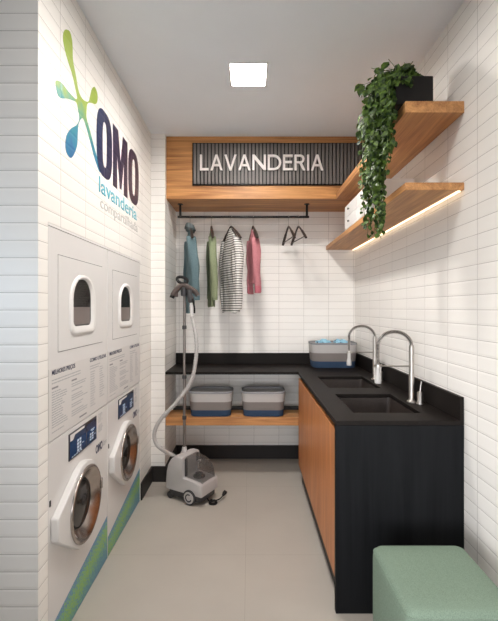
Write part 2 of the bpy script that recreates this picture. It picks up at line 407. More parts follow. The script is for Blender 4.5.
MB().box(-.140, .139, 0, YB-1.897-.001, 0, .036).build('board', m_oakY, sl, bevel=.002)
MB().box(.114, .126, .01, YB-1.897-.01, -.006, -.0005).build('light_strip', emit('warm led', (1,.80,.54), 2.4), sl)

# ------------------------------------------------------------------ small storage drawers on the lower shelf
def drawer_unit(y1, label):
    t = thing('drawer_box', label, 'storage box', (.745+.13, y1-.17, 2.0465), 0, 'white drawer boxes on the lower shelf')
    MB().box(-.128, .125, -.169, .169, 0, .185).build('body', m_white2, t, bevel=.002)
    for j in (0, 1):
        d = MB().box(-.133, -.128, -.166, .166, .004+j*.0905, .090+j*.0905).build('drawer', m_white2, t, bevel=.0015)
        MB().lathe([(.003,0),(.003,.006),(.0085,.008),(.0085,.012),(.005,.014)], Matrix.Translation((-.133, .03, .048+j*.0905)) @ Matrix.Rotation(R(-90),4,'Y'), 14).build('knob', m_black, d)
drawer_unit(3.10, 'white two-tier drawer box nearest the back wall on the lower oak shelf')
drawer_unit(2.755, 'white two-tier drawer box half hidden behind the trailing plant')

# ------------------------------------------------------------------ worktop, cabinet, sinks, taps
XC = .412; ZT = .9146
S1 = (.535,.878,2.045,2.49); S2 = (.535,.885,2.685,3.13)
wt = thing('worktop', 'black granite L-shaped worktop with upstand along both walls', 'worktop', (0,0,0))
def solid(a,b):
    if a < XC and b < YP: return False
    for s in (S1,S2):
        if s[0]<a<s[1] and s[2]<b<s[3]: return False
    return True
MB().grid([XP+.002, XC, S1[0], S1[1], S2[1], XR-.002], [1.897, S1[2], S1[3], S2[2], S2[3], YP, YB-.002], solid, lambda a,b,h:(a,b,h), ZT-.022, ZT).build('slab', m_granite, wt, bevel=.0015)
MB().box(XR-.022, XR-.002, 1.897, YB-.002, ZT, 1.027).build('upstand', m_granite, wt, bevel=.0015)
MB().box(XP+.002, XR-.022, YB-.022, YB-.002, ZT, 1.018).build('upstand', m_granite, wt, bevel=.0015)
cb = thing('base_cabinet', 'base cabinet with oak doors and a black end panel below the sinks', 'cabinet', (.7, 2.6, 0))
def lb(m, *b): return m.box(b[0]-.7, b[1]-.7, b[2]-2.6, b[3]-2.6, b[4], b[5])
lb(MB(), XC, XR-.002, 1.897, 1.925, 0, ZT-.0225).build('end_panel', m_panel, cb, bevel=.001)
mb = MB(); lb(mb, .434, XR-.003, 1.926, YP-.001, .13, .148); lb(mb, XR-.02, XR-.003, 1.926, YP-.001, .148, .88); lb(mb, .434, XR-.02, YP-.02, YP-.001, .148, .89); lb(mb, .434,.452,1.926,YP-.021,.148,.8915)
mb.build('carcass', m_black, cb)
lb(MB(), .447, .462, 1.926, YP-.001, 0, .129).build('toe_kick', m_base, cb)
dl = (YP-1.927)/3
for i in range(3):
    lb(MB(), .415, .4335, 1.927+i*dl+.0012, 1.927+(i+1)*dl-.0012, .145, .862).build('door', m_oakZ, cb, bevel=.001)
m_sink = plain('brown black composite sink', (0.045,0.034,0.030), .42, var=.1, vscale=60)
def sink(s, label):
    cx, cy = (s[0]+s[1])/2, (s[2]+s[3])/2; hx, hy = (s[1]-s[0])/2+.004, (s[3]-s[2])/2+.004
    t = thing('sink', label, 'sink', (cx, cy, ZT-.21), 0, 'undermount sinks in the worktop')
    prof = [(hx+.004,.186,.02),(hx-.002,.186,.02),(hx-.006,.10,.03),(hx-.014,.03,.045),(hx-.05,.012,.06),(.05,.006,.05)]
    rings = []
    for h, z, r in prof:
        k = hx-h; rings.append([(a,b,z) for a,b in rrect(h, max(hy-k, .05), min(r,h*.99), 5)])
    out = [(hx-.002,.186,.02),(hx,.10,.03),(hx-.008,.02,.045),(hx-.05,0.003,.06)]
    MB().loft(rings, False, True).build('bowl', m_sink, t)
    MB().lathe([(.045,.0065),(.045,.010),(.03,.011),(.028,.008),(.001,.008)], Matrix.Identity(4), 24).build('drain', m_chrome, t)
sink(S1, 'near undermount brown-black sink, closest to the end panel')
sink(S2, 'far undermount brown-black sink, beside the basket corner')
def faucet(x, y, label):
    t = thing('faucet', label, 'faucet', (x, y, ZT), 0, 'spring neck kitchen faucets')
    MB().lathe([(.026,0.0005),(.026,.006),(.018,.012),(.0145,.02),(.0145,.315),(.012,.325)], Matrix.Identity(4), 20).build('pipe', m_chrome, t)
    # spring neck
    path = [Vector((0,0,.31))]
    r = .096
    for k in range(31):
        a = PI*k/30; path.append(Vector((-r+r*math.cos(a), 0, .318+r*.86*math.sin(a))))
    path += [Vector((-.192,0,.30)), Vector((-.192,0,.26)), Vector((-.191,0,.21))]
    path = catmull(path, 5)
    MB().tube(path, .0065, 8).build('hose', m_black, t)
    # coil wound round the hose
    fine = catmull(path, 3); tot = 0; coil = []; step = .0075
    for i in range(len(fine)-1):
        p, q = fine[i], fine[i+1]; d = (q-p); tt = d.normalized(); u = Vector((0,1,0)); vv = tt.cross(u)
        n = max(1, int(d.length/step*10))
        for k in range(n):
            a = 2*PI*(tot + d.length*k/n)/step
            coil.append(p + d*(k/n) + (u*math.cos(a)+vv*math.sin(a))*.0095)
        tot += d.length
    MB().tube(coil, .0021, 4).build('spring', m_chrome, t)
    MB().lathe([(.011,.215),(.0125,.205),(.0125,.16),(.017,.145),(.019,.115),(.018,.108),(.001,.108)], Matrix.Translation((-.191,0,0)), 18).build('spray_head', plain('pale grey spray head', (.50,.48,.46), .4) , t)
    mb = MB().tube([(0,0,.205),(-.178,0,.205)], .0042, 8)
    mb.lathe([(.0155,.200),(.0195,.200),(.0195,.212),(.0155,.212)], Matrix.Translation((-.191,0,0)), 18)
    mb.build('holder_arm', m_chrome, t)
    h = MB().lathe([(.020,0.0005),(.020,.004),(.0165,.010),(.0165,.062),(.012,.068)], Matrix.Translation((.032,-.04,0)), 18).build('valve', m_chrome, t)
    MB().tube([(.032,-.04,.066),(.034,-.042,.10),(.037,-.045,.125)], [.005,.0045,.004], 8).build('lever', m_chrome, h)
faucet(.924, 2.275, 'near brushed steel spring-neck faucet, over the sink closest to the end panel')
faucet(.938, 2.985, 'far brushed steel spring-neck faucet, in front of the basket with blue cloths')

# lower shelf of the niche
ns = thing('niche_shelf', 'oak shelf under the black worktop carrying two striped baskets', 'shelf', (0, 3.37, .46))
MB().box(XP+.001, XR-.002, 0, .255, 0, .067).build('board', m_oakX, ns, bevel=.002)
MB().box(XP+.014, XR-.002, .257, .33, .02, .085).build('rear_rail', m_base, ns)

# ------------------------------------------------------------------ baskets
m_basket = zramp('banded rope basket', [(0,(0.030,0.062,0.125)),(.275,(0.245,0.215,0.20)),(.62,(0.52,0.495,0.48)),(.955,(0.33,0.33,0.345))], z0=0, z1=.205, bump=.4)
m_rim = plain('grey rope rim', (0.27,0.27,0.28), .9, bump=.4, bscale=250)
def basket_parts(t):
    H, hw, hd = .205, .186, .125
    rings = []
    nr = 20
    for i in range(nr*3+1):
        z = H*i/(nr*3); ph = (i % 3)
        k = z/H; sp = -.018*(1-k)**1.2 + (.0042 if ph in (1,2) else 0) - (.008 if i == 0 else 0)
        rings.append([(a,b,z) for a,b in rrect(hw+sp, hd+sp, .07+sp, 7)])
    for i in range(4):
        z = H - .014*i/3; sp = -.018*(1-z/H)**1.2 - .008 - (.01 if i==3 else 0)
        rings.append([(a,b,z) for a,b in rrect(hw+sp, hd+sp, .07+sp, 7)])
    MB().loft(rings).build('basket_body', m_basket, t)
    c = rrect(hw-.002, hd-.002, .068, 7); c = c+[c[0], c[1]]
    MB().tube([(a,b,H+.002) for a,b in c], .0075, 8, False).build('rim', m_rim, t)
b0 = thing('laundry_basket', 'striped grey and navy rope basket on the niche shelf, beside the steamer pole', 'basket', (-.327, 3.500, .5275), 0, 'striped rope baskets')
basket_parts(b0)
b1 = copy_tree(b0); b1.location = (.124, 3.500, .5275); b1['label'] = 'striped grey and navy rope basket on the niche shelf, next to the oak cabinet'
b2 = copy_tree(b0); b2.location = (.765, 3.68, ZT+.0005); b2.scale = (1.10,1.1,1.05); b2['label'] = 'striped rope basket on the black worktop, filled with light blue cloths'
for r in (b0,b1): r.scale = (.99,1,1)
# blue cloths lying in the worktop basket
def cloth_mat():
    m, nt, b = newmat('light blue cloth with navy marks')
    tc = nt.nodes.new('ShaderNodeTexCoord'); n = nt.nodes.new('ShaderNodeTexNoise'); n.inputs['Scale'].default_value = 16; n.inputs['Detail'].default_value = 1
    L(nt, tc.outputs['Object'], n.inputs['Vector'])
    r = nt.nodes.new('ShaderNodeValToRGB'); e = r.color_ramp.elements; e[0].position=.35; e[0].color=(.02,.05,.10,1); e[1].position=.40; e[1].color=(.30,.58,.74,1)
    L(nt, n.outputs['Fac'], r.inputs[0]); L(nt, r.outputs[0], b.inputs['Base Color']); b.inputs['Roughness'].default_value=.9
    return m
mc = cloth_mat()
def cloth(x, y, z, rx, ry, rz_, seed, label):
    n = 22; vs=[]; rings=[]
    for i in range(n+1):
        th = PI*i/n
        ring=[]
        for k in range(36):
            ph = 2*PI*k/36
            d = Vector((math.sin(th)*math.cos(ph), math.sin(th)*math.sin(ph), math.cos(th)))
            f = 1 + .34*noise.noise(d*2.1+Vector((seed,0,0))) + .16*noise.noise(d*4.3+Vector((0,seed,0)))
            ring.append((d.x*rx*f, d.y*ry*f, max(d.z*rz_*f, -.012)+.012))
        rings.append(ring)
    o = MB().loft(rings).build('cloth', mc, angle=80); o.location=(x,y,z); tag(o, label, 'cloth', 'light blue cloths in the worktop basket')
cloth(.682, 3.66, ZT+.202, .066, .075, .034, 1.3, 'crumpled light blue cloth at the left in the worktop basket')
cloth(.842, 3.66, ZT+.202, .068, .080, .032, 5.1, 'crumpled light blue cloth at the right in the worktop basket')

# ------------------------------------------------------------------ ottoman
ot = thing('ottoman', 'square sage green fabric ottoman in front of the black end panel', 'ottoman', (.699, 1.475, 0))
ot.scale = (1,1,1.045)
m_green = fabric('sage green weave', (0.15,0.205,0.155), (0.215,0.285,0.22), 420)
OH = .19
rings = []
prof = [(.170,.025),(.186,.035),(.189,.06),(.190,.2),(.190,.40),(.1895,.418),(.186,.434),(.178,.445),(.166,.4495),(.12,.4525),(.05,.4535)]
for h, z in prof: rings.append([(a,b,z) for a,b in rrect(h, h+.005, min(.030, h*.9) if h>.1 else h*.4, 6)])
MB().loft(rings).build('cushion', m_green, ot, angle=60)
c = rrect(.1875, .1925, .030, 8); c = c+[c[0],c[1]]
MB().tube([(a,b,.431) for a,b in c], .0022, 6, False).build('piping', m_green, ot)
for sx in (-1,1):
    for sy in (-1,1):
        MB().lathe([(.014,0),(.018,.026)], Matrix.Translation((sx*.14, sy*.14, 0)), 16).build('foot', m_black, ot)

# ------------------------------------------------------------------ laundry towers in the left wall
XM = XL-.003
def P(y, z, h=0): return (h, y, z)
def arch(y0,y1,z0,z1,r=.04,n=12):
    hw=(y1-y0)/2; tr=hw*.92; pts=[]
    for k in range(n+1):
        a=PI*k/n; pts.append(((y1-tr if k<=n//2 else y0+tr)+tr*math.cos(a), z1-tr*.95+tr*.95*math.sin(a)))
    for k in range(5): a=R(180+90*k/4); pts.append((y0+r+r*math.cos(a), z0+r+r*math.sin(a)))
    for k in range(5): a=R(270+90*k/4); pts.append((y1-r+r*math.cos(a), z0+r+r*math.sin(a)))
    return pts
m_text = plain('grey printed text', (0.27,0.26,0.27), .6, var=.02)
m_text_l = plain('light grey printed text', (0.42,0.42,0.43), .6, var=.02)
m_navy = plain('navy print', (0.025,0.03,0.075), .5)
m_screen = zramp('control panel blue', [(0,(0.008,0.034,0.11)),(.55,(0.010,0.046,0.14)),(1,(0.006,0.020,0.065))], rough=.25, bump=0, interp='LINEAR', axis='Z', z0=.75, z1=.87)
m_screenframe = plain('control panel dark frame', (0.012,0.012,0.018), .3)
m_key = plain('pale keys', (0.55,0.66,0.78), .5)
def stripe_mat():
    m, nt, b = newmat('streaky green and blue print')
    tc = nt.nodes.new('ShaderNodeTexCoord'); sp = nt.nodes.new('ShaderNodeSeparateXYZ'); L(nt, tc.outputs['Object'], sp.inputs[0])
    # distance across the slanted band: z - slope*y, streaks run along it
    k = nt.nodes.new('ShaderNodeMath'); k.operation='MULTIPLY_ADD'; k.inputs[1].default_value=-.183; L(nt, sp.outputs['Y'], k.inputs[0]); L(nt, sp.outputs['Z'], k.inputs[2])
    cbn = nt.nodes.new('ShaderNodeCombineXYZ'); L(nt, sp.outputs['Y'], cbn.inputs[0]); L(nt, k.outputs[0], cbn.inputs[1])
    mp = nt.nodes.new('ShaderNodeMapping'); mp.inputs['Scale'].default_value=(70,130,1); L(nt, cbn.outputs[0], mp.inputs[0])
    n = nt.nodes.new('ShaderNodeTexNoise'); n.inputs['Scale'].default_value=1; n.inputs['Detail'].default_value=5; L(nt, mp.outputs[0], n.inputs['Vector'])
    a = nt.nodes.new('ShaderNodeMath'); a.operation='SUBTRACT'; a.inputs[1].default_value=.5; L(nt, n.outputs['Fac'], a.inputs[0])
    j = nt.nodes.new('ShaderNodeMath'); j.operation='MULTIPLY_ADD'; j.inputs[1].default_value=.36; L(nt, a.outputs[0], j.inputs[0]); L(nt, k.outputs[0], j.inputs[2])
    mr = nt.nodes.new('ShaderNodeMapRange'); mr.inputs['From Min'].default_value=-.06; mr.inputs['From Max'].default_value=.135; L(nt, j.outputs[0], mr.inputs['Value'])
    r = nt.nodes.new('ShaderNodeValToRGB'); st=[(0,(.10,.26,.36)),(.25,(.14,.36,.30)),(.42,(.25,.46,.10)),(.62,(.28,.50,.12)),(.74,(.12,.36,.36)),(.88,(.10,.22,.45)),(1,(.16,.27,.48))]
    while len(r.color_ramp.elements)<len(st): r.color_ramp.elements.new(.5)
    for e,(p,c_) in zip(r.color_ramp.elements, st): e.position=p; e.color=(*c_,1)
    L(nt, mr.outputs[0], r.inputs[0]); L(nt, r.outputs[0], b.inputs['Base Color']); b.inputs['Roughness'].default_value=.45
    return m
m_stripe = stripe_mat()
def bars(name, specs, mat, parent, h=.0006):
    mb = MB()
    for (y0,y1,z,t_) in specs: mb.box(.0004, h+.0004, y0, y1, z, z+t_)
    return mb.build(name, mat, parent)
def text_lines(y0, y1, ztop, zbot, pitch, seed, frac=(.55,1)):
    rnd = random.Random(seed); out=[]; z=ztop
    while z > zbot:
        if rnd.random() > .16 or seed in (6,7,8):
            e = y0+(y1-y0)*rnd.uniform(*frac); y=y0
            while y < e-.006:
                wlen = rnd.uniform(.010,.034); out.append((y, min(y+wlen, e), z, .0042)); y += wlen+.0045
        z -= pitch
    return out
def teardrop(cy, cz, r, n=40):
    # circle with a blunt handle reaching to the near side
    pts=[]
    for k in range(n+1):
        a = R(118 - 298*k/n + 0)
        pts.append((cy+r*math.cos(a), cz+r*math.sin(a)))
    # last point is at angle -180: lower left
    return pts
def tower(loc_y, label):
    t = thing('laundry_tower', label, 'washer dryer', (XM, loc_y, 0), 0, 'stacked washer dryers in the left wall')
    W = .684
    MB().box(-.64, 0, .001, W, .004, .893).build('washer_body', m_white, t, bevel=.003)
    MB().box(-.64, 0, .001, W, .896, MZ-.012).build('dryer_body', m_white, t, bevel=.003)
    ip = MB().box(-.002, .0015, .003, W-.002, .899, 1.196).build('instruction_panel', plain('off white sheet', (.69,.665,.645), .45, var=.01), t)
    # printed instructions
    me = text_mesh('MELHORES PREÇOS', w=.222, h=.020, extrude=.0005, bold=.022); put_text('heading', me, WALL_X, (.0016, .030, 1.170), m_navy, ip)
    me = text_mesh('COMO UTILIZAR', w=.232, h=.019, extrude=.0005, bold=.022); put_text('heading', me, WALL_X, (.0016, .428, 1.170), m_navy, ip)
    for l in (text_lines(.030,.33,1.145,1.125,.013,3,(.9,1)), text_lines(.030,.175,1.095,.925,.0105,4), text_lines(.215,.40,1.095,.945,.0105,5),
              text_lines(.43,.57,1.145,1.13,.013,8,(.8,1)), text_lines(.435,.505,1.115,.93,.0125,6,(.6,1)), text_lines(.56,.635,1.125,.955,.0125,7,(.5,1))):
        mb = MB()
        for (y0,y1,z,q) in l: mb.box(.0016,.0021,y0,y1,z,z+q)
        mb.build('text_column', m_text_l, ip)
    for (y0,y1,z) in ((.030,.085,1.110),(.215,.270,1.110),(.30,.385,.918)): MB().box(.0016,.0021,y0,y1,z,z+.0075).build('subheading', m_text, ip)
    # dryer door
    d0, d1, dz0, dz1 = .085, .605, 1.262, 1.678
    MB().ringprism([(d0-.0002,dz0-.003),(d1+.0002,dz0-.003),(d1+.0002,dz1+.003),(d0-.0002,dz1+.003)], [(d0,dz0),(d1,dz0),(d1,dz1),(d0,dz1)], lambda a,b,h:(h,a,b), -.001, .0006).build('door_seal', m_gap, t)
    ao, ai = arch(.188,.492,1.322,1.612,.05), arch(.232,.440,1.364,1.590,.03)
    rect = []
    for (a,b) in ai:                         # door leaf: rectangle matched point by point to the window outline
        dx, dz = a-(.335), b-1.47; s = min((d1-.335 if dx>0 else .335-d0)/max(abs(dx),1e-6), (dz1-1.47 if dz>0 else 1.47-dz0)/max(abs(dz),1e-6)); rect.append((.335+dx*s, 1.47+dz*s))
    # force the four corners in
    for cyn, czn in ((d0,dz0),(d1,dz0),(d1,dz1),(d0,dz1)):
        j = min(range(len(rect)), key=lambda q:(rect[q][0]-cyn)**2+(rect[q][1]-czn)**2); rect[j]=(cyn,czn)
    dd = MB().ringprism(rect, ai, lambda a,b,h:(h,a,b), 0.0005, .0025).build('dryer_door', m_white, t)
    rings = [[(.0026,a,b) for a,b in ao],[(.008,a,b) for a,b in arch(.190,.490,1.324,1.610,.05)],[(.012,a,b) for a,b in arch(.198,.482,1.332,1.604,.045)],[(.011,a,b) for a,b in arch(.214,.462,1.348,1.596,.035)],[(.0005,a,b) for a,b in ai]]
    MB().loft(rings, False, False).build('window_frame', m_white2, dd, angle=50)
    MB().loft([[(.0003,a,b) for a,b in ai],[(.0008,a,b) for a,b in ai]]).build('window', m_dglass, dd)
    mb = MB().loft([[(.0009,a,b) for a,b in ((.236,1.37),(.431,1.37),(.431,1.455),(.236,1.455))],[(.0013,a,b) for a,b in ((.24,1.37),(.427,1.37),(.427,1.455),(.24,1.455))]])
    mb.build('window_reflection', plain('painted taupe glass reflection', (.16,.125,.115), .3), dd)  # lighter lower patch paints the reflection in the dark glass
    # control panel
    cp = MB().box(-.001, .004, .186, .512, .750, .873).build('control_panel', m_screenframe, t, bevel=.0015)
    for y0, y1 in ((.192,.372),(.384,.506)):
        MB().box(.004, .0046, y0, y1, .757, .860).build('display', m_screen, cp)
    MB().prism([(.194,.868),(.194,.838),(.225,.838),(.245,.857),(.352,.857),(.352,.868)], lambda a,b,h:(h,a,b), .0047, .0052).build('white_label', m_white2, cp)
    mb = MB()
    for i in range(2):
        for j in range(4): mb.box(.0047,.0054,.268+i*.026,.286+i*.026,.766+j*.0155,.777+j*.0155)
    for i in range(5): mb.box(.0047,.0053,.21+i*.024,.226+i*.024,.7585,.7635)
    mb.box(.0047,.0053,.325,.345,.79,.794)
    mb.build('keypad', m_key, cp)
    mb = MB()
    for i in range(2):
        for j in range(3): mb.box(.0047,.0054,.420+i*.026,.438+i*.026,.768+j*.0135,.777+j*.0135)
    mb.box(.0047,.0053,.43,.48,.818,.822); mb.box(.0047,.0053,.44,.47,.812,.815); mb.box(.0047,.0053,.478,.494,.785,.789)
    mb.build('keypad', m_key, cp)
    mb = MB()
    for l in (text_lines(.545,.615,.866,.765,.0085,11,(.6,1)),):
        for (y0,y1,z,q) in l: mb.box(.0003,.0008,y0,y1,z,z+.0035)
    mb.build('notice_text', m_text_l, t)
    me = text_mesh('OMO', w=.098, h=.044, extrude=.0005, bold=.035); put_text('emblem', me, WALL_X, (.0004, .508, .668), m_navy, t)
    me = text_mesh('lav', w=.055, h=.034, extrude=.0005); put_text('emblem', me, WALL_X, (.0004, .616, .674), m_text_l, t)
    # washer door: bezel with blunt handle, steel ring, glass
    cy, cz = .304, .507
    pts = [(cy+.198*math.cos(R(a)), cz+.198*math.sin(R(a))) for a in range(112, -119, -7)] + [(.050,.455),(.020,.482),(.020,.575)]
    pin = [(cy+.166*math.cos(math.atan2(b-cz,a-cy)), cz+.166*math.sin(math.atan2(b-cz,a-cy))) for a,b in pts]
    bz = MB().ringprism(pts, pin, lambda a,b,h:(h,a,b), .0005, .034).build('door_bezel', m_white, t, bevel=.005, seg=2)
    M = Matrix.Translation((.0342, cy, cz)) @ Matrix.Rotation(R(90),4,'Y')
    dr = MB().lathe([(.166,.0),(.177,.001),(.177,.006),(.172,.010),(.164,.009),(.150,-.002),(.112,-.026),(.108,-.031)], M, 64, False).build('door_ring', m_steel, t, angle=60)
    MB().lathe([(.112,-.0255),(.110,-.0235),(.105,-.0235),(.102,-.0255)], M, 64, False).build('gasket', m_black, dr)
    MB().lathe([(.1045,-.0252),(.09,-.0245),(.05,-.0225),(.001,-.022)], M, 48).build('door_glass', m_dglass, dr)
    MB().box(.036,.050, cy+.160, cy+.176, cz-.005, cz+.05).build('latch', m_steel, dr, bevel=.004)
    # printed stripe near the floor
    z0, z1 = .118, .248
    MB().prism([(.004,.005),(.681,.005),(.681,z1)]+[(.681-.677*k/8, z1-(z1-z0)*(k/8)) for k in range(1,9)], lambda a,b,h:(h,a,b), .0004, .0009).build('printed_stripe', m_stripe, t)
    MB().box(.0,.003,.012,.020,.63,.655).build('side_latch', m_black, t)
    return t
tower(MY0+.003, 'near white stacked washer and dryer, at the front corner of the left wall')
tower(MY0+.003+.688, 'far white stacked washer and dryer, next to the dark baseboard')
tag(MB().box(XL-.055, XL-.001, MY0+.001, MY1-.001, MZ-.0105, MZ-.0005).build('recess_trim', m_white2), 'white trim strip along the top of the washer dryer recess', 'trim')

# ------------------------------------------------------------------ wall graphics on the left wall
wg = thing('wall_decal', 'large splash emblem with dark blue lettering on the left tiled wall', 'wall decal', (0, 0, 0))
TL = LT
m_splash = zramp('lime to teal print', [(0,(.015,.14,.32)),(.16,(.02,.24,.34)),(.28,(.08,.33,.24)),(.40,(.30,.42,.04)),(1,(.33,.43,.02))], rough=.4, interp='LINEAR', z0=2.15, z1=2.86, noise_amt=.42, alpha_tile=TL)
m_omo = zramp('navy to plum print', [(0,(.010,.022,.085)),(.3,(.02,.018,.055)),(1,(.05,.022,.045))], rough=.35, interp='LINEAR', axis='Y', z0=2.15, z1=2.95, alpha_tile=TL)
m_sky = zramp('light blue print', [(0,(.09,.46,.58)),(1,(.20,.52,.60))], rough=.45, interp='LINEAR', axis='Y', z0=2.15, z1=2.95, alpha_tile=TL)
m_pale = zramp('pale grey print', [(0,(.50,.50,.48)),(1,(.52,.50,.47))], rough=.45, interp='LINEAR', axis='Y', z0=2.15, z1=2.95, alpha_tile=TL)
HX0, HX1 = XL+.0002, XL+.0012
def wp(px, py):          # measured point of the emblem, as (y, z) on the wall face
    d = -XL*400/(249-px); return (d, 1.45+(308-py)/400*d)
def smooth_poly(P2, n=5):
    P3 = [Vector((a,b,0)) for a,b in P2]; m_=len(P3); out=[]
    for i in range(m_):
        p0,p1,p2,p3 = P3[i-1],P3[i],P3[(i+1)%m_],P3[(i+2)%m_]
        for k in range(n):
            t_=k/n; q=0.5*((2*p1)+(p2-p0)*t_+(2*p0-5*p1+4*p2-p3)*t_*t_+(3*p1-p0-3*p2+p3)*t_**3); out.append((q.x,q.y))
    return out
body = [(66.5,29.5),(70,32.5),(72.2,43),(72.8,60),(75.6,75),(78.7,91.7),(83,99.5),(88.2,101.6),(90.3,95),(91.6,89.6),(94.3,86.8),(97,92.7),(97.3,100),(95.5,104),(90.5,102.8),(87.2,104),
        (86.3,112),(86.6,119),(90,131),(94.3,148),(98.8,163),(101.5,170),(99.5,172),(95,160),(91.5,147),(87.3,131),(83.5,119.5),(80.8,119),(78.2,125),(77.6,134),(77,145),(74,154),(70.5,158),(66.6,153),(65.2,145),(66.6,135),(71,128.5),(77,124.5),(79.3,118),
        (78,110),(76.4,102.8),(72,100.3),(67,98.6),(61.5,98.4),(57.8,95),(56,87),(55.5,81.5),(58,80.8),(62,83.5),(68.2,91.5),(75.5,99),(77,97),(75.6,90),(72.3,75),(67.5,60),(63.9,46),(62.9,36.9),(64,31)]
MB().prism(smooth_poly([wp(*p) for p in body], 4), lambda a,b,h:(h,a,b), HX0, HX1).build('splash_emblem', m_splash, wg)
def oval(y0,y1,z0,z1,n=40,p=2.6):
    out=[]
    for k in range(n):
        a=2*PI*k/n; c,s=math.cos(a),math.sin(a)
        out.append(((y0+y1)/2+(y1-y0)/2*math.copysign(abs(c)**(2/p),c), (z0+z1)/2+(z1-z0)/2*math.copysign(abs(s)**(2/p),s)))
    return out
LZ0, LZ1 = 2.186, 2.560
for y0,y1 in ((2.143,2.385),(2.705,2.958)):
    MB().ringprism(oval(y0,y1,LZ0,LZ1,p=3), oval(y0+.088,y1-.088,LZ0+.06,LZ1-.06,p=3), lambda a,b,h:(h,a,b), HX0+.001, HX1+.001).build('letter', m_omo, wg)
y0,y1=2.402,2.690; s_=.078
MB().prism([(y0,LZ0),(y0+s_,LZ0),(y0+s_,LZ0+.21),(y0+.128,LZ0+.02),(y1-.128,LZ0+.02),(y1-s_,LZ0+.21),(y1-s_,LZ0),(y1,LZ0),(y1,LZ1),(y1-.098,LZ1),((y0+y1)/2,LZ0+.19),(y0+.098,LZ1),(y0,LZ1)], lambda a,b,h:(h,a,b), HX0, HX1).build('letter', m_omo, wg)
me = text_mesh('lavanderia', w=.735, h=.085, extrude=.001, bold=.014); put_text('lettering', me, WALL_X, (HX0, 2.178, 2.087), m_sky, wg)
me = text_mesh('compartilhada', w=.735, h=.062, extrude=.001); put_text('lettering', me, WALL_X, (HX0, 2.20, 2.004), m_pale, wg)

# ------------------------------------------------------------------ clothes rail, hangers, garments
RZ, RY = 2.262, 3.565
rl = thing('clothes_rail', 'black metal clothes rail hanging below the oak beam', 'rail', (0, RY, RZ))
MB().tube([(-.635,0,0),(.535,0,0)], .0105, 12).build('rod', m_black, rl)
for x in (-.612,.516):
    mb = MB().tube([(x,0,.0),(x,0,.1145)], .0105, 10); mb.lathe([(.024,.110),(.024,.1145)], Matrix.Translation((x,0,0)), 16); mb.build('bracket', m_black, rl)
m_hanger = plain('dark wood hanger', (0.045,0.032,0.027), .4)
def hanger_parts(t):
    # local +u runs along local -Y after rotation; modelled in local YZ plane, hook top touching the rail at z=0
    pts=[(0,0,-.085),(0,0,-.040)]+[(0, .0145*math.cos(R(a)), -.0025+.0145*math.sin(R(a))) for a in range(-60,181,20)]
    MB().tube(catmull(pts,3), .0022, 6).build('hook', m_chrome, t)
    arm = []
    for k in range(-10, 11):
        u = k/10*.205; a = abs(u)/.205
        arm.append((0, u, -.085 - .135*a**1.2))
    MB().tube(arm, [.0075+.0055*(1-abs(abs(k)-8)/10 if abs(k)>4 else .2) for k in range(-10,11)], 8, flat=.75).build('shoulder', m_hanger, t)
    MB().tube([(0,-.185,-.203),(0,.185,-.203)], .0045, 8).build('trouser_bar', m_hanger, t)
h0 = thing('clothes_hanger', 'x', 'clothes hanger', (0,RY,RZ+.0085), 0, 'dark clothes hangers on the rail'); hanger_parts(h0)
first=[True]
def hanger(x, th, label):
    h = h0 if first[0] else copy_tree(h0); first[0]=False
    h.location = (x, RY, RZ+.0008); h.rotation_euler=(0,0,R(th)); h['label']=label
    return h
